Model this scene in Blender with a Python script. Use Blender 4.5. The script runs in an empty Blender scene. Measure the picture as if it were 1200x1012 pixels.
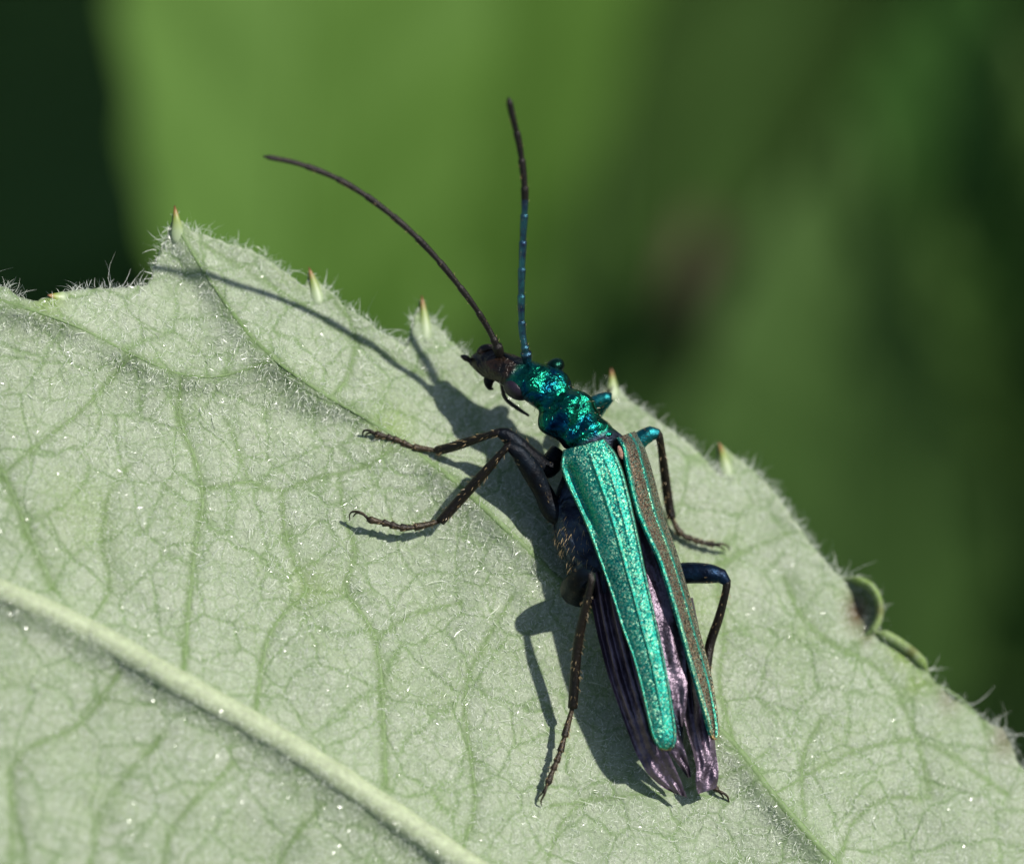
import bpy, math, random
import numpy as np
from mathutils import Vector, Matrix
from mathutils.geometry import delaunay_2d_cdt

random.seed(7)
rng = np.random.default_rng(7)
sc = bpy.context.scene
COL = sc.collection

# ------------------------------------------------------------------ frame, camera, light
# 1 unit = 1 mm.  A working frame F (x right, y up, z towards the photographer) is turned
# into the world by R: the photographer looks down on the leaf by PITCH degrees.
sc.unit_settings.system = 'METRIC'
sc.unit_settings.scale_length = 0.001
PITCH = 40.0
R3 = Matrix.Rotation(math.radians(90 - PITCH), 3, 'X')
RN = np.array(R3)
DIST = 220.0
FOCUS_Z = 1.75
cam_d = bpy.data.cameras.new('camera')
cam_d.lens = 100.0
cam_d.sensor_fit = 'HORIZONTAL'
cam_d.sensor_width = 24.0 * 100.0 / DIST
cam_d.clip_start = 1.0
cam_d.clip_end = 60000.0
cam_d.dof.use_dof = True
cam_d.dof.focus_distance = DIST - FOCUS_Z
cam_d.dof.aperture_fstop = 0.1 / 2 / 4.6
cam = bpy.data.objects.new('camera', cam_d)
cam.location = R3 @ Vector((0, 0, DIST))
cam.rotation_euler = R3.to_euler()
COL.objects.link(cam)
sc.camera = cam

SUN_F = Vector((0.60, 0.50, 0.63)).normalized()
SUN_W = (R3 @ SUN_F).normalized()
el = math.asin(SUN_W.z)
az = math.atan2(SUN_W.x, SUN_W.y)
world = bpy.data.worlds.new('World')
sc.world = world
world.use_nodes = True
wn = world.node_tree
sky = wn.nodes.new('ShaderNodeTexSky')
sky.sky_type = 'NISHITA'
sky.sun_disc = False
sky.sun_elevation = el
sky.sun_rotation = az
wn.nodes['Background'].inputs['Strength'].default_value = 0.085
wn.links.new(sky.outputs[0], wn.nodes['Background'].inputs['Color'])
sun_d = bpy.data.lights.new('sun', 'SUN')
sun_d.energy = 5.0
sun_d.angle = math.radians(1.5)
sun_d.color = (1.0, 0.955, 0.88)
sun = bpy.data.objects.new('sun', sun_d)
sun.rotation_euler = SUN_W.to_track_quat('Z', 'Y').to_euler()
sun.location = SUN_W * 2000
COL.objects.link(sun)
sc.view_settings.view_transform = 'Standard'
sc.view_settings.look = 'None'
sc.view_settings.gamma = 1.0
sc.view_settings.exposure = 0.0

# ------------------------------------------------------------------ helpers
SA, SB = 0.25, 0.30            # slope of the leaf in frame F


def zplane(x, y):
    return -SA * x - SB * y


def fxy(px, py):
    """photograph pixel -> F coordinates in the leaf plane (z solved on the plane)"""
    px = np.asarray(px, float); py = np.asarray(py, float)
    x = (px - 600) / 50.0; y = (506 - py) / 50.0
    k = 1.0 / (1.0 + zplane(x, y) / DIST)
    return x * k, y * k


def Q(px, py, dz):
    """pixel + height above the leaf plane -> F point"""
    px = np.asarray(px, float); py = np.asarray(py, float); dz = np.asarray(dz, float)
    x0 = (px - 600) / 50.0; y0 = (506 - py) / 50.0
    x, y = x0.copy(), y0.copy()
    for _ in range(4):
        z = zplane(x, y) + dz
        k = (DIST - z) / DIST
        x = x0 * k; y = y0 * k
    return np.stack([x, y, zplane(x, y) + dz], -1)


def PZ(px, py, z):
    """pixel + absolute F depth -> F point"""
    k = (DIST - z) / DIST
    return np.array([(px - 600) / 50.0 * k, (506 - py) / 50.0 * k, z])


def toW(v):
    return np.asarray(v) @ RN.T


def mesh_obj(name, verts, faces, mats, parent=None, base=None, smooth=True, fmat=None, attrs=None):
    """verts in F; object origin at base (F)"""
    V = toW(np.asarray(verts, float))
    b = toW(base) if base is not None else np.zeros(3)
    V = V - b
    me = bpy.data.meshes.new(name)
    F = faces
    if isinstance(F, np.ndarray):
        n = F.shape[1]
        me.vertices.add(len(V)); me.vertices.foreach_set('co', V.astype(np.float32).ravel())
        me.loops.add(F.size); me.loops.foreach_set('vertex_index', F.astype(np.int32).ravel())
        me.polygons.add(len(F))
        me.polygons.foreach_set('loop_start', np.arange(0, F.size, n, dtype=np.int32))
        me.update(calc_edges=True)
        me.validate()
    else:
        me.from_pydata(V.tolist(), [], F)
    if not isinstance(mats, (list, tuple)):
        mats = [mats]
    for m in mats:
        me.materials.append(m)
    if smooth:
        me.polygons.foreach_set('use_smooth', np.ones(len(me.polygons), dtype=bool))
    if fmat is not None:
        me.polygons.foreach_set('material_index', np.asarray(fmat, dtype=np.int32))
    for k, a in (attrs or {}).items():
        at = me.attributes.new(k, 'FLOAT', 'POINT')
        at.data.foreach_set('value', np.asarray(a, dtype=np.float32))
    o = bpy.data.objects.new(name, me)
    COL.objects.link(o)
    if parent is not None:
        o.parent = parent
    else:
        o.location = b
    return o


def thing(name, label, cat, base, group=None):
    e = bpy.data.objects.new(name, None)
    e.empty_display_size = 1.0
    e.location = toW(base)
    e['label'] = label; e['category'] = cat
    if group: e['group'] = group
    COL.objects.link(e)
    return e


def catmull(pts, n):
    """resample rows (any number of columns) by a Catmull-Rom spline, n samples, by chord length"""
    P = np.asarray(pts, float)
    d = np.linalg.norm(np.diff(P[:, :3], axis=0), axis=1)
    t = np.concatenate([[0], np.cumsum(np.maximum(d, 1e-6))])
    ts = np.linspace(0, t[-1], n)
    out = np.zeros((n, P.shape[1]))
    m = np.zeros_like(P)
    m[1:-1] = (P[2:] - P[:-2]) / (t[2:] - t[:-2])[:, None]
    m[0] = (P[1] - P[0]) / (t[1] - t[0]); m[-1] = (P[-1] - P[-2]) / (t[-1] - t[-2])
    idx = np.clip(np.searchsorted(t, ts, side='right') - 1, 0, len(P) - 2)
    h = (t[idx + 1] - t[idx])[:, None]
    s = ((ts - t[idx])[:, None]) / h
    out = ((2*s**3 - 3*s**2 + 1) * P[idx] + (s**3 - 2*s**2 + s) * h * m[idx]
           + (-2*s**3 + 3*s**2) * P[idx + 1] + (s**3 - s**2) * h * m[idx + 1])
    return out


def tube_geo(C, r, sides=10, flat=None):
    """C (n,3) F points, r (n,) radii -> verts, faces ; closed ends"""
    C = np.asarray(C, float); r = np.asarray(r, float)
    n = len(C)
    T = np.gradient(C, axis=0); T /= np.linalg.norm(T, axis=1)[:, None] + 1e-12
    ref = np.array([0.2, 0.28, 0.93])
    u = np.cross(T[0], ref); u /= np.linalg.norm(u)
    V = []
    for i in range(n):
        u = u - T[i] * np.dot(u, T[i]); u /= np.linalg.norm(u)
        w = np.cross(T[i], u)
        a = np.linspace(0, 2 * np.pi, sides, endpoint=False)
        fl = 1.0 if flat is None else flat
        V.append(C[i] + r[i] * (np.cos(a)[:, None] * u + fl * np.sin(a)[:, None] * w))
    V = np.concatenate(V)
    faces = []
    for i in range(n - 1):
        for j in range(sides):
            k = (j + 1) % sides
            faces.append((i*sides+j, i*sides+k, (i+1)*sides+k, (i+1)*sides+j))
    faces.append(tuple(range(sides - 1, -1, -1)))
    faces.append(tuple(range((n-1)*sides, n*sides)))
    return V, faces


def join_geo(parts):
    V = []; F = []; off = 0
    for v, f in parts:
        V.append(v); F += [tuple(i + off for i in q) for q in f]; off += len(v)
    return np.concatenate(V), F


def grid_faces(nu, nv, off=0):
    i, j = np.meshgrid(np.arange(nu - 1), np.arange(nv - 1), indexing='ij')
    a = (i * nv + j).ravel() + off
    return np.stack([a, a + nv, a + nv + 1, a + 1], -1)


# ------------------------------------------------------------------ materials
def new_mat(name):
    m = bpy.data.materials.new(name); m.use_nodes = True
    nt = m.node_tree
    return m, nt, nt.nodes['Principled BSDF']


def nd(nt, t, **kw):
    n = nt.nodes.new(t)
    for k, v in kw.items():
        setattr(n, k, v)
    return n


def ramp(nt, fac, stops, interp='LINEAR'):
    r = nd(nt, 'ShaderNodeValToRGB')
    r.color_ramp.interpolation = interp
    e = r.color_ramp.elements
    while len(e) < len(stops): e.new(0.5)
    for q, (p, c) in zip(e, stops):
        q.position = p; q.color = (*c, 1) if len(c) == 3 else c
    nt.links.new(fac, r.inputs['Fac'])
    return r.outputs['Color']


def mixc(nt, fac, a, b, mode='MIX'):
    m = nd(nt, 'ShaderNodeMix', data_type='RGBA', blend_type=mode)
    for s, v in ((m.inputs[0], fac), (m.inputs[6], a), (m.inputs[7], b)):
        if hasattr(v, 'links') or hasattr(v, 'is_linked'):
            nt.links.new(v, s)
        elif isinstance(v, (int, float)):
            s.default_value = v
        else:
            s.default_value = (*v, 1) if len(v) == 3 else v
    return m.outputs[2]


def math_n(nt, op, a, b=None, c=None, clamp=False):
    m = nd(nt, 'ShaderNodeMath', operation=op, use_clamp=clamp)
    for i, v in enumerate((a, b, c)):
        if v is None: continue
        if isinstance(v, (int, float)): m.inputs[i].default_value = v
        else: nt.links.new(v, m.inputs[i])
    return m.outputs[0]


def obj_coord(nt):
    return nd(nt, 'ShaderNodeTexCoord').outputs['Object']


def noise(nt, vec, scale, detail=3.0, rough=0.55, dist=0.0):
    n = nd(nt, 'ShaderNodeTexNoise')
    n.inputs['Scale'].default_value = scale; n.inputs['Detail'].default_value = detail
    n.inputs['Roughness'].default_value = rough; n.inputs['Distortion'].default_value = dist
    nt.links.new(vec, n.inputs['Vector'])
    return n


def voro(nt, vec, scale, feature='F1'):
    n = nd(nt, 'ShaderNodeTexVoronoi', feature=feature)
    n.inputs['Scale'].default_value = scale
    nt.links.new(vec, n.inputs['Vector'])
    return n


def attr(nt, name):
    return nd(nt, 'ShaderNodeAttribute', attribute_name=name).outputs['Fac']


def bump(nt, h, strength, dist, normal=None):
    b = nd(nt, 'ShaderNodeBump')
    b.inputs['Strength'].default_value = strength
    b.inputs['Distance'].default_value = dist
    nt.links.new(h, b.inputs['Height'])
    if normal is not None: nt.links.new(normal, b.inputs['Normal'])
    return b.outputs['Normal']


def mat_blade():
    m, nt, P = new_mat('felted_leaf_underside')
    co = obj_coord(nt)
    big = noise(nt, co, 0.35, 4).outputs['Fac']
    mid = noise(nt, co, 1.6, 5, 0.65).outputs['Fac']
    fine = noise(nt, co, 14.0, 3, 0.7).outputs['Fac']
    warp = noise(nt, co, 1.1, 3)
    wv = nd(nt, 'ShaderNodeVectorMath', operation='MULTIPLY_ADD')
    nt.links.new(warp.outputs['Color'], wv.inputs[0]); wv.inputs[1].default_value = (0.55,) * 3
    nt.links.new(co, wv.inputs[2])
    v1 = voro(nt, wv.outputs[0], 0.75, 'DISTANCE_TO_EDGE').outputs['Distance']
    v2 = voro(nt, wv.outputs[0], 2.3, 'DISTANCE_TO_EDGE').outputs['Distance']
    n1 = ramp(nt, v1, [(0.0, (1, 1, 1)), (0.05, (0, 0, 0))])
    n2 = ramp(nt, v2, [(0.0, (1, 1, 1)), (0.09, (0, 0, 0))])
    # felt to green where the down is thin
    felt = ramp(nt, mid, [(0.3, (0.305, 0.382, 0.24)), (0.7, (0.42, 0.468, 0.355))])
    patch = ramp(nt, noise(nt, co, 0.8, 5, 0.7).outputs['Fac'], [(0.52, (0, 0, 0)), (0.72, (1, 1, 1))])
    felt = mixc(nt, math_n(nt, 'MULTIPLY', patch, 0.55), felt, (0.19, 0.30, 0.09))
    felt = mixc(nt, math_n(nt, 'MULTIPLY', n2, math_n(nt, 'MULTIPLY', mid, 0.9)), felt, (0.15, 0.25, 0.08))
    felt = mixc(nt, math_n(nt, 'MULTIPLY', n1, 0.6), felt, (0.14, 0.24, 0.07))
    felt = mixc(nt, math_n(nt, 'MULTIPLY', attr(nt, 'vein'), 0.78), felt, (0.135, 0.22, 0.065))
    felt = mixc(nt, attr(nt, 'green'), felt, (0.20, 0.31, 0.05))
    felt = mixc(nt, attr(nt, 'brown'), felt, (0.11, 0.06, 0.03))
    spk = ramp(nt, voro(nt, co, 24).outputs['Color'], [(0.1, (0.7, 0.7, 0.7)), (0.9, (1.25, 1.25, 1.25))])
    felt = mixc(nt, 0.6, felt, spk, 'MULTIPLY')
    nt.links.new(felt, P.inputs['Base Color'])
    P.inputs['Roughness'].default_value = 0.75
    P.inputs['Sheen Weight'].default_value = 0.25
    P.inputs['Sheen Roughness'].default_value = 0.4
    P.inputs['Specular IOR Level'].default_value = 0.25
    h = math_n(nt, 'ADD', math_n(nt, 'MULTIPLY', fine, 0.6), math_n(nt, 'MULTIPLY', mid, 0.8))
    h = math_n(nt, 'SUBTRACT', h, math_n(nt, 'MULTIPLY', n1, 0.25))
    nt.links.new(bump(nt, h, 0.6, 0.08), P.inputs['Normal'])
    tr = nd(nt, 'ShaderNodeBsdfTranslucent'); tr.inputs['Color'].default_value = (0.22, 0.34, 0.08, 1)
    mx = nd(nt, 'ShaderNodeMixShader'); mx.inputs[0].default_value = 0.16
    nt.links.new(P.outputs[0], mx.inputs[1]); nt.links.new(tr.outputs[0], mx.inputs[2])
    nt.links.new(mx.outputs[0], nt.nodes['Material Output'].inputs['Surface'])
    return m


def mat_vein(col, name):
    m, nt, P = new_mat(name)
    co = obj_coord(nt)
    n = noise(nt, co, 6.0, 4, 0.7).outputs['Fac']
    c = ramp(nt, n, [(0.3, tuple(x * 0.75 for x in col)), (0.7, tuple(min(1, x * 1.25) for x in col))])
    nt.links.new(c, P.inputs['Base Color'])
    P.inputs['Roughness'].default_value = 0.6
    P.inputs['Subsurface Weight'].default_value = 0.15
    P.inputs['Subsurface Radius'].default_value = (0.2, 0.3, 0.1)
    nt.links.new(bump(nt, noise(nt, co, 18, 3).outputs['Fac'], 0.4, 0.03), P.inputs['Normal'])
    return m


def mat_hair(name, col, rough=0.32, trans=0.25):
    m, nt, P = new_mat(name)
    P.inputs['Base Color'].default_value = (*col, 1)
    P.inputs['Roughness'].default_value = rough
    P.inputs['Specular IOR Level'].default_value = 0.7
    tr = nd(nt, 'ShaderNodeBsdfTranslucent'); tr.inputs['Color'].default_value = (*col, 1)
    mx = nd(nt, 'ShaderNodeMixShader'); mx.inputs[0].default_value = trans
    nt.links.new(P.outputs[0], mx.inputs[1]); nt.links.new(tr.outputs[0], mx.inputs[2])
    nt.links.new(mx.outputs[0], nt.nodes['Material Output'].inputs['Surface'])
    return m


def mat_tooth():
    m, nt, P = new_mat('tooth_tip_skin')
    c = ramp(nt, attr(nt, 'along'), [(0.0, (0.32, 0.39, 0.25)), (0.35, (0.30, 0.38, 0.20)), (0.65, (0.22, 0.29, 0.06)),
                                     (0.86, (0.25, 0.13, 0.03)), (1.0, (0.10, 0.02, 0.015))])
    nt.links.new(c, P.inputs['Base Color'])
    P.inputs['Roughness'].default_value = 0.45
    return m


def flake_normal(nt, co, scale, amt):
    """tiny facets, each with a tilt of its own"""
    v = voro(nt, co, scale)
    s = nd(nt, 'ShaderNodeVectorMath', operation='SUBTRACT')
    nt.links.new(v.outputs['Color'], s.inputs[0]); s.inputs[1].default_value = (0.5,) * 3
    g = nd(nt, 'ShaderNodeNewGeometry')
    a = nd(nt, 'ShaderNodeVectorMath', operation='MULTIPLY_ADD')
    nt.links.new(s.outputs[0], a.inputs[0]); a.inputs[1].default_value = (amt,) * 3
    return v, a, g


def mat_elytron(right):
    m, nt, P = new_mat('metallic_wing_case_' + ('outer' if right else 'upper'))
    co = obj_coord(nt)
    v, a, g = flake_normal(nt, co, 46.0, 1.1 if right else 0.64)
    b = bump(nt, noise(nt, co, 16.0, 4, 0.7).outputs['Fac'], 0.35, 0.05)
    nt.links.new(b, a.inputs[2])
    nm = nd(nt, 'ShaderNodeVectorMath', operation='NORMALIZE')
    nt.links.new(a.outputs[0], nm.inputs[0])
    nt.links.new(nm.outputs[0], P.inputs['Normal'])
    sep = nd(nt, 'ShaderNodeSeparateColor'); nt.links.new(v.outputs['Color'], sep.inputs[0])
    low = noise(nt, co, 4.0, 5, 0.7).outputs['Fac']
    teal = ramp(nt, low, [(0.3, (0.010, 0.22, 0.23)), (0.5, (0.02, 0.34, 0.26)), (0.72, (0.03, 0.40, 0.25))])
    fl = ramp(nt, sep.outputs['Red'], [(0.0, (0.0, 0.14, 0.20)), (0.45, (0.01, 0.30, 0.22)),
                                       (0.76, (0.08, 0.55, 0.38)), (0.95, (0.62, 0.70, 0.42))])
    c = mixc(nt, 0.5, teal, fl)
    across = attr(nt, 'across')
    rough_v = 0.50
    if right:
        off_angle_brown = ramp(nt, sep.outputs['Green'], [(0.0, (0.02, 0.015, 0.012)), (0.5, (0.14, 0.105, 0.08)),
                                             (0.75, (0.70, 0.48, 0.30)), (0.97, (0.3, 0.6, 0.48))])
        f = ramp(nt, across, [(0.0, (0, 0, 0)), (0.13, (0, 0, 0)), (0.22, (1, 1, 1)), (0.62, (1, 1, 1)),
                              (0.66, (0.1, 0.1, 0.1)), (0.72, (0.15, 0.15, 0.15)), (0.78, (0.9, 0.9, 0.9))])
        c = mixc(nt, f, c, off_angle_brown)  # iridescence turning brown off the highlight, painted in as a band
    else:
        f = ramp(nt, across, [(0.0, (0.25, 0.25, 0.25)), (0.07, (0, 0, 0)), (0.95, (0, 0, 0)), (1.0, (0.4, 0.4, 0.4))])
        c = mixc(nt, f, c, (0.30, 0.42, 0.22))
    rim = attr(nt, 'tip')
    tanc = ramp(nt, sep.outputs['Blue'], [(0.2, (0.10, 0.07, 0.03)), (0.8, (0.5, 0.34, 0.16))])
    c = mixc(nt, rim, c, tanc)
    nt.links.new(c, P.inputs['Base Color'])
    P.inputs['Metallic'].default_value = 1.0
    P.inputs['Roughness'].default_value = rough_v
    return m


def mat_body():
    m, nt, P = new_mat('wrinkled_metallic_cuticle')
    co = obj_coord(nt)
    n = noise(nt, co, 1.5, 4, 0.6).outputs['Fac']
    c = ramp(nt, n, [(0.30, (0.001, 0.004, 0.02)), (0.43, (0.003, 0.06, 0.12)), (0.56, (0.008, 0.19, 0.11)),
                     (0.70, (0.002, 0.015, 0.018))])
    c = mixc(nt, attr(nt, 'muzzle'), c, ramp(nt, noise(nt, co, 5.0, 3).outputs['Fac'], [(0.4, (0.004, 0.003, 0.002)), (0.7, (0.03, 0.016, 0.009))]))
    c = mixc(nt, attr(nt, 'rear'), c, ramp(nt, noise(nt, co, 3.0, 4).outputs['Fac'], [(0.35, (0.025, 0.03, 0.045)), (0.7, (0.07, 0.10, 0.14))]))
    nt.links.new(c, P.inputs['Base Color'])
    nt.links.new(math_n(nt, 'SUBTRACT', 1.0, math_n(nt, 'MULTIPLY', attr(nt, 'muzzle'), 0.85)), P.inputs['Metallic'])
    nt.links.new(math_n(nt, 'ADD', 0.24, math_n(nt, 'MULTIPLY', attr(nt, 'rear'), 0.27)), P.inputs['Roughness'])
    n1 = noise(nt, co, 3.2, 3, 0.5, 0.8).outputs['Fac']
    n2 = noise(nt, co, 13.0, 4, 0.65, 0.6).outputs['Fac']
    b1 = bump(nt, n1, 0.6, 0.22)
    nt.links.new(bump(nt, n2, 0.35, 0.05, b1), P.inputs['Normal'])
    return m


def mat_dark(name, col, rough=0.4, metal=0.5, bscale=20.0, bstr=0.5, col2=None, spec=0.5):
    m, nt, P = new_mat(name)
    co = obj_coord(nt)
    n = noise(nt, co, 3.0, 4, 0.6).outputs['Fac']
    c2 = col2 or tuple(x * 2.2 for x in col)
    nt.links.new(ramp(nt, n, [(0.35, col), (0.7, c2)]), P.inputs['Base Color'])
    P.inputs['Metallic'].default_value = metal
    P.inputs['Specular IOR Level'].default_value = spec
    P.inputs['Roughness'].default_value = rough
    nt.links.new(bump(nt, noise(nt, co, bscale, 4, 0.65).outputs['Fac'], bstr, 0.05), P.inputs['Normal'])
    return m


def mat_wing():
    m, nt, P = new_mat('smoky_wing_membrane')
    co = obj_coord(nt)
    n = noise(nt, co, 2.2, 4, 0.6).outputs['Fac']
    nt.links.new(ramp(nt, n, [(0.3, (0.06, 0.045, 0.065)), (0.7, (0.22, 0.17, 0.22))]), P.inputs['Base Color'])
    P.inputs['Metallic'].default_value = 0.8
    P.inputs['Roughness'].default_value = 0.38
    v, a, g = flake_normal(nt, co, 26.0, 0.3)
    b = bump(nt, noise(nt, co, 7.0, 4, 0.6).outputs['Fac'], 0.5, 0.08)
    nt.links.new(b, a.inputs[2])
    nm = nd(nt, 'ShaderNodeVectorMath', operation='NORMALIZE')
    nt.links.new(a.outputs[0], nm.inputs[0]); nt.links.new(nm.outputs[0], P.inputs['Normal'])
    P.inputs['Thin Film Thickness'].default_value = 380.0
    P.inputs['Thin Film IOR'].default_value = 1.5
    return m


def mat_bgleaf(name, c1, c2, rough=0.65):
    m, nt, P = new_mat(name)
    co = obj_coord(nt)
    n = noise(nt, co, 0.12, 4, 0.6).outputs['Fac']
    nt.links.new(ramp(nt, n, [(0.3, c1), (0.7, c2)]), P.inputs['Base Color'])
    P.inputs['Roughness'].default_value = rough
    P.inputs['Specular IOR Level'].default_value = 0.18
    nt.links.new(bump(nt, noise(nt, co, 1.2, 4).outputs['Fac'], 0.4, 0.4), P.inputs['Normal'])
    tr = nd(nt, 'ShaderNodeBsdfTranslucent'); tr.inputs['Color'].default_value = (c2[0]*1.4, c2[1]*1.4, c2[2], 1)
    mx = nd(nt, 'ShaderNodeMixShader'); mx.inputs[0].default_value = 0.2
    nt.links.new(P.outputs[0], mx.inputs[1]); nt.links.new(tr.outputs[0], mx.inputs[2])
    nt.links.new(mx.outputs[0], nt.nodes['Material Output'].inputs['Surface'])
    return m


def mat_ground():
    m, nt, P = new_mat('mossy_soil')
    co = obj_coord(nt)
    n = noise(nt, co, 0.02, 8, 0.65).outputs['Fac']
    nt.links.new(ramp(nt, n, [(0.3, (0.035, 0.025, 0.015)), (0.5, (0.04, 0.06, 0.02)), (0.75, (0.05, 0.09, 0.025))]),
                 P.inputs['Base Color'])
    P.inputs['Roughness'].default_value = 0.9
    nt.links.new(bump(nt, noise(nt, co, 0.15, 6).outputs['Fac'], 1.0, 6.0), P.inputs['Normal'])
    return m


M_BLADE = mat_blade()
M_MID = mat_vein((0.36, 0.42, 0.26), 'midrib_skin')
M_VEIN = mat_vein((0.14, 0.22, 0.075), 'vein_skin')
M_LHAIR = mat_hair('white_leaf_down', (0.84, 0.88, 0.78), 0.18)
M_TOOTH = mat_tooth()
M_ELY_L = mat_elytron(False)
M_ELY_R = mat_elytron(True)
M_BODY = mat_body()
M_THOR = mat_dark('dark_thorax_cuticle', (0.006, 0.008, 0.014), 0.42, 0.6, 8.0, 0.7, (0.016, 0.026, 0.045))
M_LEG = mat_dark('black_leg_cuticle', (0.006, 0.005, 0.004), 0.36, 0.2, 14.0, 0.6, (0.016, 0.010, 0.006), 0.4)
M_FEM = mat_dark('blue_black_femur_cuticle', (0.004, 0.004, 0.006), 0.42, 0.4, 12.0, 0.5, (0.006, 0.012, 0.02), 0.2)
M_FEMB = mat_dark('deep_blue_femur_cuticle', (0.004, 0.008, 0.02), 0.34, 0.8, 12.0, 0.5, (0.008, 0.03, 0.07))
M_FEMT = mat_dark('teal_femur_cuticle', (0.01, 0.10, 0.13), 0.38, 1.0, 12.0, 0.5, (0.03, 0.30, 0.30))
M_TARS = mat_dark('brown_tarsus_cuticle', (0.012, 0.009, 0.006), 0.33, 0.3, 16.0, 0.6, (0.06, 0.04, 0.02))
M_ANT = mat_dark('black_antenna_cuticle', (0.010, 0.008, 0.007), 0.4, 0.4, 22.0, 0.5)
M_ANTB = mat_dark('blue_antenna_cuticle', (0.05, 0.06, 0.15), 0.36, 1.0, 22.0, 0.5, (0.08, 0.30, 0.34))
M_EYE = mat_dark('compound_eye', (0.012, 0.008, 0.014), 0.28, 0.0, 40.0, 0.3)
M_EYEG = mat_dark('green_black_eye', (0.003, 0.015, 0.014), 0.24, 0.9, 40.0, 0.2, (0.006, 0.07, 0.045))
M_MOUTH = mat_dark('brown_mouthparts', (0.006, 0.005, 0.004), 0.36, 0.1, 12.0, 0.9, (0.022, 0.012, 0.007))
M_WING = mat_wing()
M_SCUT = mat_dark('pinkish_brown_plate', (0.22, 0.11, 0.08), 0.5, 0.3, 18.0, 0.6, (0.42, 0.24, 0.17))
M_BHAIR = mat_hair('golden_bristle', (0.45, 0.33, 0.17), 0.3, 0.3)
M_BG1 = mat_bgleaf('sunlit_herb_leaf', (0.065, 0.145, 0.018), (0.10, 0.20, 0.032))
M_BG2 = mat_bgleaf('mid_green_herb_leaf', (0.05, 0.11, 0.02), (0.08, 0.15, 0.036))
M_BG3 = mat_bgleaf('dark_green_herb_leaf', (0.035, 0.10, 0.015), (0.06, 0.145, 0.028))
M_BG4 = mat_bgleaf('withered_herb_leaf', (0.075, 0.06, 0.035), (0.12, 0.088, 0.055))
M_STEM = mat_vein((0.10, 0.17, 0.05), 'herb_stem_skin')
M_GROUND = mat_ground()

# ------------------------------------------------------------------ ground
GZ = -420.0
gn = 40
gx = np.linspace(-1, 1, gn)
gx = np.sign(gx) * np.abs(gx) ** 3 * 25000
X, Y = np.meshgrid(gx, gx, indexing='ij')
Z = GZ + rng.normal(0, 6, X.shape) * np.exp(-(X**2 + Y**2) / 4e6)
me = bpy.data.meshes.new('ground')
me.from_pydata(np.stack([X, Y, Z], -1).reshape(-1, 3).tolist(), [], grid_faces(gn, gn).tolist())
me.materials.append(M_GROUND)
ground = bpy.data.objects.new('ground', me)
ground['kind'] = 'structure'
COL.objects.link(ground)

# ------------------------------------------------------------------ the leaf
TEETH = [  # tip, base middle
    ((205, 241), (207, 272)), ((362, 313), (370, 345)), ((494, 346), (497, 385)),
    ((716, 431), (717, 458)), ((842, 517), (850, 548)), ((56, 346), (72, 349)),
]
OUT = [(-760, 330), (-640, 300), (-560, 318), (-470, 285), (-420, 330), (-300, 292), (-250, 335), (-140, 300), (-70, 322), (-20, 330),
       (8, 336), (22, 347), (40, 353), (58, 346), (75, 341), (100, 338), (135, 337), (170, 335), (178, 326), (181, 310), (187, 295), (195, 280),
       (201, 258), (206, 244), (212, 258), (224, 270), (245, 277), (268, 286), (290, 291), (312, 302), (330, 316), (346, 327),
       (358, 337), (361, 318), (366, 320), (376, 332), (392, 346), (408, 362), (428, 374), (446, 388), (462, 398), (477, 408),
       (480, 398), (486, 372), (493, 350), (498, 362), (505, 378), (518, 388), (532, 402), (545, 416), (560, 425), (580, 436), (605, 444),
       (630, 450), (655, 455), (680, 461), (700, 467), (711, 455), (716, 434), (721, 452), (735, 466), (754, 481), (778, 498),
       (800, 514), (820, 532), (838, 552), (846, 558), (843, 540), (842, 520), (850, 526), (868, 538), (888, 556), (905, 574),
       (922, 598), (940, 621), (955, 643), (972, 664), (986, 676), (998, 678), (1012, 682), (1024, 692), (1029, 710), (1027, 728), (1022, 738), (1030, 742),
       (1048, 758), (1066, 770), (1082, 782), (1098, 800), (1114, 818), (1132, 826), (1146, 838), (1160, 848), (1174, 852), (1184, 870), (1192, 890),
       (1204, 908), (1225, 930), (1260, 950), (1280, 985), (1340, 1040), (1360, 1090), (1420, 1150), (1440, 1210), (1490, 1290), (1500, 1370),
       (1530, 1450), (1520, 1530), (1500, 1600), (1455, 1660), (1380, 1690), (1280, 1720), (1160, 1730), (1040, 1760), (900, 1740),
       (760, 1740), (620, 1680), (480, 1650), (340, 1560), (210, 1490), (90, 1370), (-40, 1290), (-160, 1180), (-290, 1090),
       (-400, 960), (-520, 860), (-620, 730), (-720, 620), (-830, 470), (-900, 360), (-840, 350)]
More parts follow.
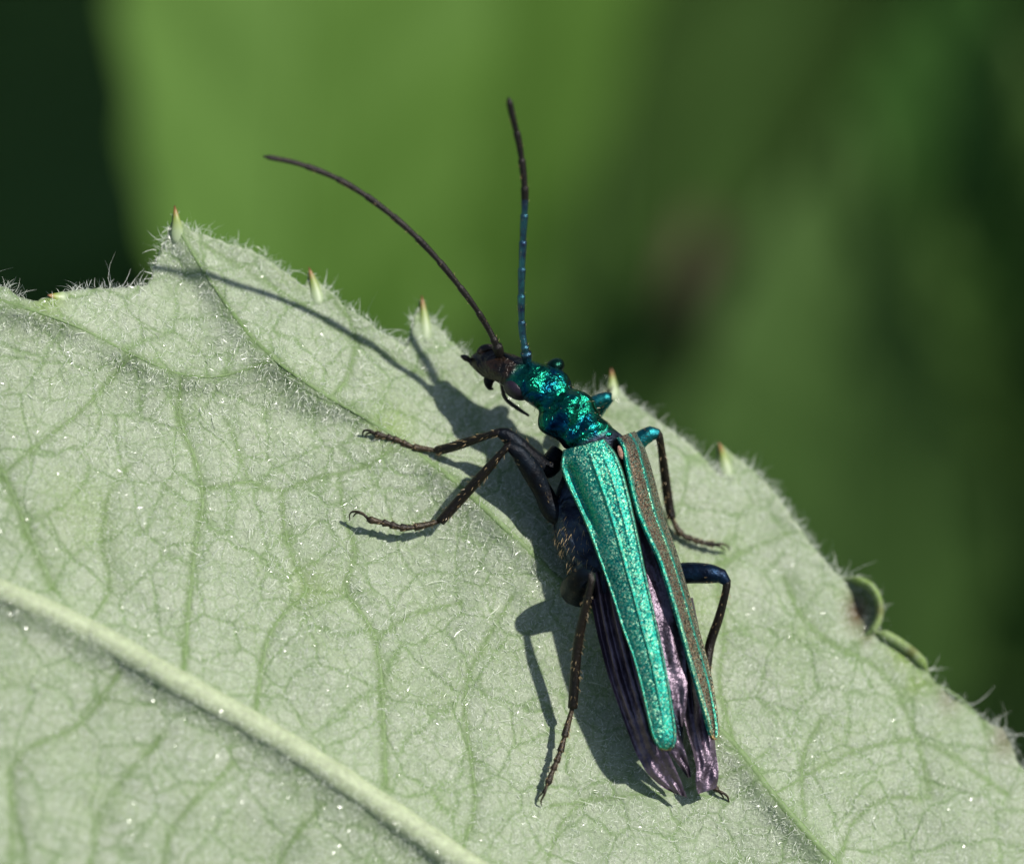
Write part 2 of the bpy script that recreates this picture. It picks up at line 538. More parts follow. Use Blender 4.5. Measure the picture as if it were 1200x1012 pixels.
VEINS = [  # (pixel polyline, half width mm at start, at end, kind)
    ([(-880, 370), (-600, 470), (-300, 575), (0, 692), (100, 737), (200, 794), (300, 850), (400, 912), (470, 960), (545, 1012), (800, 1180), (1100, 1390), (1480, 1640)], 0.22, 0.42, 'mid'),
    ([(206, 262), (240, 318), (300, 400), (375, 458), (430, 490), (530, 562), (620, 645), (740, 760), (860, 872), (905, 930), (975, 1008), (1080, 1130), (1250, 1330), (1420, 1600)], 0.09, 0.22, 'main'),
    ([(-300, 300), (-100, 330), (0, 352), (85, 380), (145, 410), (212, 438), (260, 440), (330, 420)], 0.10, 0.05, 'main'),
    ([(0, 545), (25, 600), (62, 690)], 0.13, 0.15, 'v'),
    ([(213, 440), (211, 490), (236, 572), (228, 650), (216, 775), (214, 790)], 0.07, 0.12, 'v'),
    ([(0, 560), (40, 525), (95, 482), (150, 420)], 0.05, 0.08, 'v'),
    ([(236, 574), (290, 565), (330, 576), (370, 560), (430, 545), (460, 525)], 0.06, 0.05, 'v'),
    ([(330, 576), (333, 620), (345, 660), (357, 690), (332, 716), (312, 745), (302, 800), (300, 830)], 0.07, 0.10, 'v'),
    ([(265, 490), (285, 545), (292, 565)], 0.04, 0.04, 'v'),
    ([(397, 556), (402, 600), (414, 650), (405, 692), (424, 722), (440, 752), (448, 830), (451, 922)], 0.06, 0.13, 'v'),
    ([(440, 752), (468, 728), (500, 716), (540, 706)], 0.05, 0.04, 'v'),
    ([(357, 690), (380, 694), (405, 692)], 0.03, 0.03, 'v'),
    ([(384, 345), (410, 378), (415, 412), (404, 448), (392, 462)], 0.05, 0.09, 'v'),
    ([(205, 268), (270, 305), (340, 350), (410, 395), (470, 425), (500, 440)], 0.03, 0.05, 'v'),
    ([(140, 788), (92, 850), (22, 890), (16, 960), (14, 1040)], 0.10, 0.08, 'v'),
    ([(195, 858), (150, 905), (118, 948), (104, 1030)], 0.09, 0.06, 'v'),
    ([(275, 892), (215, 955), (196, 990), (190, 1060)], 0.08, 0.06, 'v'),
    ([(380, 940), (340, 990), (310, 1060)], 0.08, 0.06, 'v'),
    ([(600, 700), (572, 748), (548, 800), (548, 860), (556, 940), (540, 1000)], 0.05, 0.09, 'v'),
    ([(920, 676), (938, 720), (975, 755), (1025, 782), (1052, 815), (1075, 870), (1090, 930)], 0.09, 0.06, 'v'),
    ([(835, 665), (870, 648), (910, 631), (926, 624)], 0.06, 0.05, 'v'),
    ([(1052, 815), (1090, 800), (1120, 815), (1165, 860)], 0.05, 0.05, 'v'),
    ([(965, 840), (944, 880), (940, 935), (944, 960)], 0.06, 0.06, 'v'),
    ([(1090, 935), (1040, 935), (1000, 960), (985, 1000)], 0.05, 0.05, 'v'),
    ([(860, 872), (842, 800), (850, 740), (838, 690)], 0.08, 0.04, 'v'),
    ([(640, 945), (720, 935), (800, 928), (860, 905), (900, 880)], 0.04, 0.04, 'v'),
    ([(905, 930), (1000, 880), (1080, 870), (1180, 930)], 0.05, 0.06, 'v'),
    ([(100, 735), (128, 690), (120, 630), (130, 575), (150, 545)], 0.05, 0.04, 'v'),
    ([(640, 1010), (660, 960), (700, 930)], 0.04, 0.04, 'v'),
    ([(10, 900), (30, 1100), (-60, 1230)], 0.06, 0.06, 'v'),
]


def densify(pts, step):
    P = np.asarray(pts, float); out = []
    for a, b in zip(P[:-1], P[1:]):
        n = max(1, int(np.ceil(np.linalg.norm(b - a) / step)))
        for i in range(n): out.append(a + (b - a) * i / n)
    out.append(P[-1]); return np.array(out)


def spline_px(pts, step):
    P = np.asarray(pts, float)
    L = np.linalg.norm(np.diff(P, axis=0), axis=1).sum()
    Q3 = np.concatenate([P, np.zeros((len(P), 1))], 1)
    return catmull(Q3, max(4, int(L / step)))[:, :2]


VP = []
for pts, w0, w1, kind in VEINS:
    s = spline_px(pts, 8)
    if kind == 'v':
        s = s + np.cumsum(rng.normal(0, 0.35, s.shape), axis=0) * np.sin(np.linspace(0, np.pi, len(s)))[:, None]
    VP.append((s, w0, w1, kind))


def dist_poly(x, y, s):
    """distance in px from points to polyline and param 0..1"""
    best = np.full(x.shape, 1e9); bt = np.zeros(x.shape)
    n = len(s) - 1
    lo = s.min(0) - 60; hi = s.max(0) + 60
    sel = np.nonzero((x > lo[0]) & (x < hi[0]) & (y > lo[1]) & (y < hi[1]))[0]
    xs = x[sel]; ys = y[sel]; b = np.full(xs.shape, 1e9); tt = np.zeros(xs.shape)
    for i in range(n):
        a = s[i]; d = s[i+1] - a; L2 = (d**2).sum() + 1e-9
        t = np.clip(((xs - a[0]) * d[0] + (ys - a[1]) * d[1]) / L2, 0, 1)
        q = np.hypot(xs - a[0] - t*d[0], ys - a[1] - t*d[1])
        k = q < b
        b[k] = q[k]; tt[k] = (i + t[k]) / n
    best[sel] = b; bt[sel] = tt
    return best, bt


def relief(px, py):
    """height of the blade above the leaf plane (mm) and vein mask"""
    px = np.asarray(px, float).ravel(); py = np.asarray(py, float).ravel()
    h = 0.16 * np.sin(px / 95 + 0.8) * np.sin(py / 80 + 0.3) + 0.10 * np.sin((px + py) / 57) * np.sin((px - py) / 63 + 1)
    h += 0.035 * np.sin(px / 21 + 2 * np.sin(py / 33)) * np.sin(py / 19 + 1.5 * np.sin(px / 41))
    vein = np.zeros(px.shape); rib = np.zeros(px.shape)
    for s, w0, w1, kind in VP:
        d, t = dist_poly(px, py, s)
        w = (w0 + (w1 - w0) * t) * 50
        if kind == 'mid':
            rib = np.maximum(rib, w / 50 * 0.8 * np.sqrt(np.clip(1 - (d / w) ** 2, 0, 1)) - 0.17)
            h += 0.34 * np.exp(-(d / 21) ** 2) + 0.12 * np.exp(-(d / 60) ** 2)
        elif kind == 'main':
            h += 0.16 * np.exp(-(d / 16) ** 2) + 0.16 * np.exp(-(d / 42) ** 2)
        else:
            h += -0.05 * np.exp(-(d / 12) ** 2)
        vein = np.maximum(vein, np.exp(-(d / (w * (0.8 if kind == 'v' else 1.1) + 1.0)) ** 2) * {'mid': 0.35, 'main': 0.6, 'v': 1.0}[kind])
    # dips and lobes seen on the blade
    for cx, cy, rx, ry, a in ((238, 345, 45, 40, -0.5), (395, 495, 60, 22, -0.22), (60, 360, 90, 22, 0.22),
                              (520, 420, 40, 30, 0.12), (1005, 715, 16, 26, -0.45), (130, 880, 160, 90, 0.25),
                              (560, 480, 50, 60, -0.12)):
        h += a * np.exp(-((px - cx) / rx) ** 2 - ((py - cy) / ry) ** 2)
    relief.rib = rib
    return h, vein


outline = densify(OUT, 5.0)
jit = rng.normal(0, 0.7, outline.shape)
outline = outline + jit
outline_closed = np.concatenate([outline, outline[:1]])


def inside(px, py):
    res = np.zeros(px.shape, bool)
    for (x0, y0), (x1, y1) in zip(outline_closed[:-1], outline_closed[1:]):
        if y0 == y1: continue
        c = ((y0 > py) != (y1 > py))
        if not c.any(): continue
        xi = (x1 - x0) * (py - y0) / (y1 - y0) + x0
        res ^= c & (px < xi)
    return res


def grid_pts(x0, x1, y0, y1, st):
    gx, gy = np.meshgrid(np.arange(x0, x1, st), np.arange(y0, y1, st), indexing='ij')
    gx = gx.ravel() + rng.uniform(-.3, .3, gx.size) * st; gy = gy.ravel() + rng.uniform(-.3, .3, gy.size) * st
    return gx, gy


ax, ay = grid_pts(-60, 1260, 230, 1060, 4.0)
bx_, by_ = grid_pts(-920, 1560, 260, 1780, 22.0)
k = ~((bx_ > -70) & (bx_ < 1270) & (by_ > 220) & (by_ < 1070))
gx = np.concatenate([ax, bx_[k]]); gy = np.concatenate([ay, by_[k]])
k = inside(gx, gy); gx, gy = gx[k], gy[k]
# keep clear of the outline
od = np.full(gx.shape, 1e9)
for (a, b) in outline:
    m = (np.abs(gx - a) < 6) & (np.abs(gy - b) < 6)
    if m.any(): od[m] = np.minimum(od[m], np.hypot(gx[m] - a, gy[m] - b))
k = od > 2.5; gx, gy = gx[k], gy[k]
no = len(outline)
pts2 = [Vector((float(a), float(b))) for a, b in np.concatenate([outline, np.stack([gx, gy], 1)])]
edges = [(i, (i + 1) % no) for i in range(no)]
rv, re_, rf, _, _, _ = delaunay_2d_cdt(pts2, edges, [list(range(no))], 1, 1e-4)
bp = np.array([(v.x, v.y) for v in rv])
rel, vein = relief(bp[:, 0], bp[:, 1])
lx, ly = fxy(bp[:, 0], bp[:, 1])
bladeV = np.stack([lx, ly, zplane(lx, ly) + rel], -1)
bf = np.array([f for f in rf if len(f) == 3], dtype=np.int32)
# faces to look towards +z
e1 = bladeV[bf[:, 1]] - bladeV[bf[:, 0]]; e2 = bladeV[bf[:, 2]] - bladeV[bf[:, 0]]
nz = e1[:, 0] * e2[:, 1] - e1[:, 1] * e2[:, 0]
bf[nz < 0] = bf[nz < 0][:, ::-1]
green = np.zeros(len(bp)); brown = np.zeros(len(bp))
for tip, base in TEETH:
    d = np.hypot(bp[:, 0] - tip[0], bp[:, 1] - tip[1])
    green = np.maximum(green, np.exp(-(d / 22) ** 2) * 0.8)
for cx, cy, rr, a in ((1005, 716, 15, 0.97), (1112, 815, 14, 0.5), (1178, 865, 16, 0.6), (1015, 742, 10, .5)):
    brown = np.maximum(brown, a * np.exp(-(((bp[:, 0] - cx) ** 2 + ((bp[:, 1] - cy) * 0.7) ** 2) / rr ** 2)))
for cx, cy, rr, a in ((1060, 765, 22, 0.7), (460, 500, 26, .5), (365, 685, 30, .35), (1075, 800, 16, .6), (90, 600, 40, .25), (790, 700, 60, .3)):
    green = np.maximum(green, a * np.exp(-((bp[:, 0] - cx) ** 2 + (bp[:, 1] - cy) ** 2) / rr ** 2))

LB = Q(1480, 1640, 0)
leaf = thing('leaf', 'large pale green downy toothed leaf, underside up, carrying the metallic beetle', 'leaf', LB)
blade = mesh_obj('blade', bladeV, bf, M_BLADE, leaf, LB, attrs={'vein': vein, 'green': green, 'brown': brown})
sol = blade.modifiers.new('thickness', 'SOLIDIFY'); sol.thickness = 0.14; sol.offset = -1.0


def surf(px, py, up=0.0):
    h, _ = relief(px, py)
    x, y = fxy(px, py)
    return np.stack([x, y, zplane(x, y) + h + up], -1)


for s, w0, w1, kind in VP:
    n = len(s)
    s2 = spline_px(s, 6)
    n = len(s2)
    w = np.linspace(w0, w1, n) * (0.92 + 0.16 * rng.random(n))
    w = np.convolve(np.pad(w, 2, mode='edge'), np.ones(5) / 5, mode='valid')
    w[0] *= 0.3; w[-1] *= 0.5
    if kind == 'mid':
        C = surf(s2[:, 0], s2[:, 1], -0.17)
        V, F = tube_geo(C, w, 14, 0.8)
        mesh_obj('midrib', V, F, M_MID, leaf, LB)
    else:
        C = surf(s2[:, 0], s2[:, 1], 0.0) - np.array([0, 0, 1.0]) * (w * 0.16)[:, None]
        V, F = tube_geo(C, w * 0.58, 8, 0.34)
        mesh_obj('vein', V, F, M_VEIN, leaf, LB)

for tip, base in TEETH:
    a = np.array(base, float); b = np.array(tip, float)
    a = a + (a - b) * 0.45
    t = np.linspace(0, 1, 8)[:, None]
    s2 = a + (b - a) * t + np.array([2.0, 0]) * np.sin(t * 3) * 0.6
    C = surf(s2[:, 0], s2[:, 1], -0.04) + np.array([0, 0, 0.18]) * t ** 2
    L = np.linalg.norm(b - a) / 50
    r = np.interp(t[:, 0], [0, .25, .6, .88, 1], [0.10, 0.17, 0.095, 0.04, 0.008])
    V, F = tube_geo(C, r, 10, 0.42)
    mesh_obj('tooth_tip', V, F, M_TOOTH, leaf, LB, attrs={'along': np.repeat(t[:, 0], 10)})


def ribbon(path, width, thick, m, name):
    """a rolled strip of leaf margin; path rows px,py,dz"""
    p = catmull(path, 30)
    C = Q(p[:, 0], p[:, 1], p[:, 2])
    t = np.linspace(0, 1, 30)
    V, F = tube_geo(C, width * np.clip(np.minimum(t, 1 - t) * 6, 0.25, 1), 10, thick)
    return mesh_obj(name, V, F, m, leaf, LB, attrs={'green': 0.35 + 0.5 * rng.random(len(V)), 'vein': np.zeros(len(V)), 'brown': np.repeat(0.5 * np.exp(-((t - 0.62) / 0.08) ** 2), 10)})


ribbon([(988, 678, -.1), (1003, 680, 0.0), (1019, 687, 0.1), (1029, 703, 0.12), (1030, 722, 0.1), (1022, 738, 0.0), (1008, 747, -.1)], 0.10, 2.2, M_BLADE, 'curled_margin')
ribbon([(1022, 740, 0.0), (1040, 746, 0.05), (1058, 757, 0.05), (1074, 770, 0.05), (1088, 788, -0.05)], 0.13, 1.4, M_BLADE, 'curled_margin')

# petiole and the stem it grows from (below the picture)
pet = catmull([tuple(Q(1460, 1625, 0)), tuple(Q(1560, 1720, -2)), tuple(Q(1680, 1860, -8)), tuple(Q(1760, 2050, -20))], 16)
V, F = tube_geo(pet, np.linspace(0.45, 0.7, 16), 12)
mesh_obj('petiole', V, F, M_MID, leaf, LB)
p0 = pet[-1]
down = RN.T @ np.array([0, 0, 1.0])        # world up in F
s0 = p0 + down * 30; s1 = p0 + down * ((GZ - (RN @ p0)[2]) - 3)
V, F = tube_geo(np.linspace(s0, s1, 12), np.linspace(0.7, 1.6, 12), 12)
mesh_obj('stem', V, F, M_STEM, leaf, LB)


# down on the leaf
def hair_mesh(px, py, L, width, rise, curl, ang=None, up0=-0.015):
    n = len(px)
    ang = rng.uniform(0, 2 * np.pi, n) if ang is None else ang
    b = surf(px, py)
    b[:, 2] += relief.rib
    d = np.stack([np.cos(ang), np.sin(ang)], -1)
    lat = np.stack([-np.sin(ang), np.cos(ang)], -1)
    ts = np.array([0, 0.35, 0.7, 1.0])
    cu = rng.normal(0, curl, n)
    rows = []
    for t in ts:
        q = np.empty((n, 3))
        s = L * t
        q[:, :2] = b[:, :2] + d * s[:, None] + lat * (cu * L * t * t)[:, None]
        hh = up0 + rise * L * (t - 0.45 * t * t)
        q[:, 2] = b[:, 2] + hh - SA * (q[:, 0] - b[:, 0]) - SB * (q[:, 1] - b[:, 1])
        rows.append(q)
    roll = rng.uniform(0, np.pi, n)
    wd = np.concatenate([lat * np.cos(roll)[:, None], np.sin(roll)[:, None]], 1)
    V = np.empty((n, 8, 3))
    for i, (q, f) in enumerate(zip(rows, (1.0, 0.95, 0.7, 0.2))):
        V[:, 2*i] = q + wd * (width * f)[:, None] * 0.5
        V[:, 2*i+1] = q - wd * (width * f)[:, None] * 0.5
    base = np.arange(n)[:, None] * 8
    F = np.concatenate([base + np.array([2*i, 2*i+1, 2*i+3, 2*i+2]) for i in range(3)])
    return V.reshape(-1, 3), F


hx = np.concatenate([rng.uniform(-50, 1250, 340000), rng.uniform(-850, 1500, 40000)])
hy = np.concatenate([rng.uniform(235, 1050, 340000), rng.uniform(280, 1740, 40000)])
k = inside(hx, hy)
k[340000:] &= ~((hx[340000:] > -50) & (hx[340000:] < 1250) & (hy[340000:] < 1050))
hx, hy = hx[k], hy[k]
_, hv = relief(hx, hy)
# the down is thinner on veins and in small worn patches
patchy = 0.5 + 0.5 * np.sin(hx / 31 + 3 * np.sin(hy / 47)) * np.sin(hy / 27 + 2 * np.sin(hx / 39))
k = rng.random(len(hx)) < (1 - 0.7 * hv) * (0.55 + 0.45 * patchy)
hx, hy = hx[k], hy[k]
n = len(hx)
V1, F1 = hair_mesh(hx, hy, np.where(rng.random(n) < 0.02, rng.gamma(4, 0.045, n), rng.gamma(5, 0.011, n)) + 0.035,
                   np.where(rng.random(n) < 0.05, 0.021, rng.uniform(0.007, 0.013, n)), rng.uniform(0.05, 0.7, n), 0.45)
# longer loose hairs along the margin
es = outline[(outline[:, 0] > -40) & (outline[:, 0] < 1240) & (outline[:, 1] < 960)]
ei = rng.integers(0, len(es) - 1, 1700)
ep = es[ei] + rng.normal(0, 1.5, (1700, 2))
kt = np.ones(len(ep), bool)
for tip, base in TEETH:
    kt &= np.hypot(ep[:, 0] - tip[0], ep[:, 1] - tip[1]) > 24
ei = ei[kt]; ep = ep[kt]; ne = len(ep)
tang = es[np.minimum(ei + 1, len(es) - 1)] - es[ei]
out_a = np.arctan2(tang[:, 0] * 1.0, tang[:, 1]) + 0.0   # outward (up-right) in F
out_a = np.arctan2(-(-tang[:, 0]), tang[:, 1])
V2, F2 = hair_mesh(ep[:, 0], ep[:, 1], np.where(rng.random(ne) < 0.08, rng.gamma(4, 0.10, ne), rng.gamma(4, 0.03, ne)) + 0.05, rng.uniform(0.007, 0.012, ne),
                   rng.uniform(0.1, 0.9, ne), 0.5, out_a + rng.normal(0, 0.6, ne))
hairs = mesh_obj('leaf_down', np.concatenate([V1, V2]), np.concatenate([F1, F2 + len(V1)]), M_LHAIR, leaf, LB)
hairs['kind'] = 'stuff'

# ------------------------------------------------------------------ the beetle
BB = Q(700, 640, 0.2)
beetle = thing('beetle', 'metallic teal green beetle with long thin antennae standing on the downy leaf', 'beetle', BB)


def part(name, V, F, m, parent=None, **kw):
    """a part of the beetle; sub-parts share the same origin"""
    o = mesh_obj(name, V, F, m, beetle if parent is None else parent, BB, **kw)
    return o


# body: head, neck, pronotum, thorax and abdomen as one skin
# rows: px, py, dz, half width, half height, side angle (deg, in F)
ST = [
    (551, 420, 1.15, 0.05, 0.05, 72), (556, 421, 1.22, 0.19, 0.16, 72), (566, 423, 1.35, 0.31, 0.27, 70), (578, 427, 1.48, 0.36, 0.33, 66),
    (590, 431, 1.60, 0.37, 0.36, 60), (604, 437, 1.72, 0.42, 0.40, 52), (618, 442, 1.84, 0.48, 0.44, 44),
    (630, 447, 1.93, 0.55, 0.46, 38), (640, 454, 1.96, 0.58, 0.46, 36), (647, 462, 1.96, 0.53, 0.42, 36), (651, 468, 1.96, 0.49, 0.39, 36),
    (655, 474, 2.0, 0.60, 0.48, 36), (660, 480, 2.03, 0.70, 0.56, 36), (666, 487, 2.05, 0.72, 0.60, 36), (673, 495, 2.05, 0.64, 0.56, 35),
    (680, 503, 2.04, 0.57, 0.50, 33), (687, 509, 2.04, 0.60, 0.50, 31), (692, 514, 2.00, 0.60, 0.46, 28), (696, 524, 1.85, 0.72, 0.55, 24),
    (702, 545, 1.45, 0.95, 0.62, 20), (705, 580, 1.2, 1.18, 0.66, 18), (710, 615, 1.15, 1.24, 0.66, 17), (720, 650, 1.1, 1.12, 0.6, 16),
    (734, 690, 1.05, 0.85, 0.5, 15), (750, 740, 0.95, 0.65, 0.4, 15), (770, 800, 0.95, 0.5, 0.35, 15), (788, 855, 0.85, 0.3, 0.22, 15),
    (796, 880, 0.8, 0.06, 0.05, 15)]
S = np.array(ST, float)
P3 = Q(S[:, 0], S[:, 1], S[:, 2])
rows = np.concatenate([P3, S[:, 3:]], 1)
nb, ns = 200, 40
B = catmull(rows, nb)
ca = np.linspace(0, 2 * np.pi, ns, endpoint=False)
NL = np.array([SA, SB, 1.0]); NL /= np.linalg.norm(NL)
bodyV = []
tt_all = np.gradient(B[:, :3], axis=0)
for i in range(nb):
    a = math.radians(B[i, 5])
    side = np.array([math.cos(a), math.sin(a), 0]); side -= NL * side.dot(NL); side /= np.linalg.norm(side)
    w, h = max(B[i, 3], 0.02), max(B[i, 4], 0.02)
    wob = 1 + 0.02 * np.sin(5 * ca + i * 0.35) + 0.015 * np.sin(9 * ca - i * 0.5)
    q = B[i, :3] + (np.cos(ca) * w * wob)[:, None] * side + (np.sin(ca) * h * wob)[:, None] * NL
    # three shallow pits and a central keel on the pronotum
    bodyV.append(q)
bodyV = np.array(bodyV)
pr = np.linalg.norm(B[:, None, :3] - P3[None], axis=2).argmin(1)
# pits: push vertices inward near given px positions
flatV = bodyV.reshape(-1, 3)
for (cx, cy, dz, rad, dep) in ((650, 486, 2.5, 0.26, 0.16), (684, 478, 2.5, 0.24, 0.16), (676, 497, 2.55, 0.22, 0.13), (640, 443, 2.35, 0.28, 0.10),
                               (610, 430, 2.05, 0.22, 0.10)):
    c = Q(cx, cy, dz)
    d = np.linalg.norm((flatV - c)[:, :2], axis=1)
    up = ((flatV - B[np.repeat(np.arange(nb), ns), :3]) @ NL) > 0
    flatV -= NL * (dep * np.exp(-(d / rad) ** 2) * up)[:, None]
F = []
for i in range(nb - 1):
    for j in range(ns):
        k2 = (j + 1) % ns
        F.append((i*ns+j, i*ns+k2, (i+1)*ns+k2, (i+1)*ns+j))
F.append(tuple(range(ns - 1, -1, -1))); F.append(tuple(range((nb-1)*ns, nb*ns)))
# which station each ring belongs to: cuticle changes at the muzzle and behind the pronotum
cum = np.concatenate([[0], np.cumsum(np.linalg.norm(np.diff(P3, axis=0), axis=1))])
cs = np.linspace(0, cum[-1], nb)
muz = np.clip((cum[5] + 0.1 - cs) / 0.22, 0, 1); rear = np.clip((cs - cum[17]) / 0.15, 0, 1)
muzV = np.repeat(muz, ns)
part('body', flatV, F, M_BODY, attrs={'muzzle': muzV, 'rear': np.repeat(rear, ns)})


def blob(cx, cy, dz, rx, ry, rz, ang, n=18):
    """ellipsoid, slightly lumpy"""
    c = Q(cx, cy, dz)
    th = np.linspace(0, np.pi, n); ph = np.linspace(0, 2*np.pi, 2*n, endpoint=False)
    T, Ph = np.meshgrid(th, ph, indexing='ij')
    x = np.sin(T) * np.cos(Ph) * rx; y = np.sin(T) * np.sin(Ph) * ry; z = np.cos(T) * rz
    a = math.radians(ang)
    V = np.stack([x * math.cos(a) - y * math.sin(a), x * math.sin(a) + y * math.cos(a), z], -1) + c
    m2 = 2 * n
    V = V.reshape(-1, 3); F = []
    for i in range(n - 1):
        for j in range(m2):
            F.append((i*m2+j, (i+1)*m2+j, (i+1)*m2+(j+1) % m2, i*m2+(j+1) % m2))
    return V, F


V, F = blob(607, 455, 1.78, 0.36, 0.27, 0.30, 155); part('eye', V, F, M_EYE)
V, F = blob(650, 430, 1.92, 0.25, 0.20, 0.24, 40); part('eye', V, F, M_EYEG)

# mouthparts
def tube_part(name, rows, n, m, sides=10, parent=None, flat=None):
    p = catmull(np.concatenate([Q([r[0] for r in rows], [r[1] for r in rows], [r[2] for r in rows]),
                                np.array([[r[3]] for r in rows])], 1), n)
    V, F = tube_geo(p[:, :3], np.maximum(p[:, 3], 0.008), sides, flat)
    return part(name, V, F, m, parent), p


tube_part('palp', [(566, 430, 1.2, .07), (556, 427, 1.15, .08), (550, 422, 1.15, .06), (545, 419, 1.2, .075), (540, 417, 1.2, .03)], 16, M_MOUTH)
tube_part('palp', [(588, 447, 1.2, .06), (592, 466, 1.0, .05), (606, 478, 1.0, .05), (620, 487, 1.1, .03)], 16, M_MOUTH)
tube_part('mandible', [(578, 436, 1.3, .14), (573, 446, 1.2, .13), (574, 454, 1.1, .07), (578, 456, 1.05, .02)], 14, M_FEM)
tube_part('labrum', [(560, 414, 1.4, .06), (566, 409, 1.45, .10), (576, 408, 1.5, .10), (584, 412, 1.55, .06)], 14, M_MOUTH)


# antennae: eleven joints each
def antenna(rows, mats, switch):
    p = catmull(rows, 240)
    d = np.concatenate([[0], np.cumsum(np.linalg.norm(np.diff(p[:, :3], axis=0), axis=1))]); u = d / d[-1]
    ends = np.array([0, .05, .075, .17, .27, .37, .47, .57, .67, .77, .87, 1.0])
    k = np.clip(np.searchsorted(ends, u, side='right') - 1, 0, 10)
    f = (u - ends[k]) / (ends[k+1] - ends[k])
    prof = 0.80 + 0.30 * f ** 0.8 - 0.35 * np.clip((f - 0.93) / 0.07, 0, 1) ** 2
    prof[u < 0.05] *= 1.25
    r = p[:, 3] * prof
    r[-6:] *= np.linspace(1, 0.25, 6)
    V, F = tube_geo(p[:, :3], r, 12)
    fm = [0 if (u[i // 12 if False else min(i // 12, 239)] < switch) else 1 for i in range(len(F))]
    part('antenna', V, F, mats, fmat=fm)
    return p


zb = Q(586, 416, 1.85)
def absrows(lst):
    return np.array([[*PZ(a, b, z), r] for a, b, z, r in lst])
z0 = float(zb[2]); z1 = float(Q(617, 420, 2.1)[2])
AL = antenna(absrows([(587, 418, z0 - .1, .10), (582, 405, z0 + .15, .095), (571, 383, z0 + .35, .075), (548, 348, z0 + .75, .075), (500, 290, z0 + 1.3, .078),
                      (450, 245, z0 + 1.75, .078), (400, 212, z0 + 2.1, .075), (350, 192, z0 + 2.4, .07), (308, 183, z0 + 2.6, .055)]), [M_ANT, M_ANT], 0.5)
AR = antenna(absrows([(618, 424, z1 - .1, .10), (616, 412, z1 + .15, .095), (612, 388, z1 + .35, .085), (611, 340, z1 + .8, .085), (613, 280, z1 + 1.3, .085),
                      (615, 225, z1 + 1.75, .085), (609, 172, z1 + 2.1, .08), (601, 138, z1 + 2.4, .08), (596, 114, z1 + 2.6, .07)]), [M_ANTB, M_ANT], 0.62)


# wing cases
def elytron(name, O, I, dzo, dzi, bulge, ridges, m, tip_w=0.03):
    nu, nv = 200, 56
    O = np.array(O, float); I = np.array(I, float)
    k = np.linspace(0, 1, len(O))
    R_ = np.concatenate([O, I], 1)
    u = np.linspace(0, 1, nu)
    E = np.stack([np.interp(u, k, R_[:, i]) for i in range(4)], 1)
    ker = np.hanning(15); ker /= ker.sum()
    Ep = np.stack([np.convolve(np.pad(E[:, i], 7, mode='reflect', reflect_type='odd'), ker, mode='valid') for i in range(4)], 1)
    E = Ep
    v = np.linspace(0, 1, nv)
    px = E[:, 0:1] * (1 - v) + E[:, 2:3] * v
    py = E[:, 1:2] * (1 - v) + E[:, 3:4] * v
    do = np.interp(u, k, dzo)[:, None]; di = np.interp(u, k, dzi)[:, None]; bu = np.interp(u, k, bulge)[:, None]
    dz = do * (1 - v) + di * v + bu * (4 * v * (1 - v)) ** 0.8
    for v0, wd, a, u0, u1 in ridges:
        fade = np.clip((u - u0) / 0.05, 0, 1) * np.clip((u1 - u) / 0.08, 0, 1)
        dz = dz + (a * fade)[:, None] * np.exp(-((v - v0) / wd) ** 2)
    V = Q(px.ravel(), py.ravel(), dz.ravel())
    F = grid_faces(nu, nv)
    # outward normals towards +z
    a = V[F[0, 1]] - V[F[0, 0]]; b = V[F[0, 3]] - V[F[0, 0]]
    if np.cross(a, b)[2] < 0: F = F[:, ::-1]
    # distance to the tip / rim for the tan border
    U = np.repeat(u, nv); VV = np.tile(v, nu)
    tip = np.clip((U - 0.93) / 0.03, 0, 1) * np.clip((np.abs(VV - 0.5) * 2) ** 2 + np.clip((U - 0.98) / 0.01, 0, 1), 0, 1)
    tip = np.maximum(tip, 0.75 * np.clip((0.035 - np.minimum(VV, 1 - VV)) / 0.02, 0, 1) * np.clip((U - 0.45) / 0.3, 0, 1))
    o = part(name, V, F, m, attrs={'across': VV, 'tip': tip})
    s = o.modifiers.new('thickness', 'SOLIDIFY'); s.thickness = 0.06; s.offset = -1
    return o


LO = [(660, 527), (656, 545), (661, 561), (671, 582), (682, 604), (695, 637), (707, 671), (719, 705), (729, 737), (741, 768), (750, 800), (757, 830), (763, 856), (768, 868), (774, 876), (779, 879)]
LI = [(708, 514), (722, 530), (731, 553), (738, 580), (744, 607), (751, 640), (757, 671), (764, 703), (771, 735), (777, 765), (783, 797), (787, 825), (791, 852), (791, 866), (787, 875), (782, 879)]
elytron('elytron', LO, LI, [2.15, 2.05, 2.0, 2.0, 2.0, 2.0, 2.0, 1.98, 1.95, 1.9, 1.8, 1.7, 1.6, 1.55, 1.5, 1.45],
        [2.5, 2.6, 2.62, 2.6, 2.55, 2.5, 2.45, 2.35, 2.25, 2.15, 2.0, 1.85, 1.7, 1.62, 1.55, 1.47],
        [0.12, .22, .22, .2, .17, .15, .13, .12, .11, .11, .10, .10, .09, .07, .03, .0],
        [(0.03, .02, .055, 0, 1), (0.15, .09, -.16, 0.05, .34), (0.56, .022, .05, 0.03, .8), (0.78, .02, .03, 0.05, .35), (0.965, .025, .05, 0, 1)], M_ELY_L)
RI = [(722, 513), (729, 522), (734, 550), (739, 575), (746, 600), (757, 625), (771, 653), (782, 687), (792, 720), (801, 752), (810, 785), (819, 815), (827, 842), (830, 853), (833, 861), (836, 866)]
RO = [(744, 505), (754, 519), (763, 546), (770, 572), (778, 605), (789, 633), (799, 664), (807, 692), (814, 718), (821, 743), (829, 770), (836, 800), (841, 835), (842, 848), (841, 858), (838, 866)]
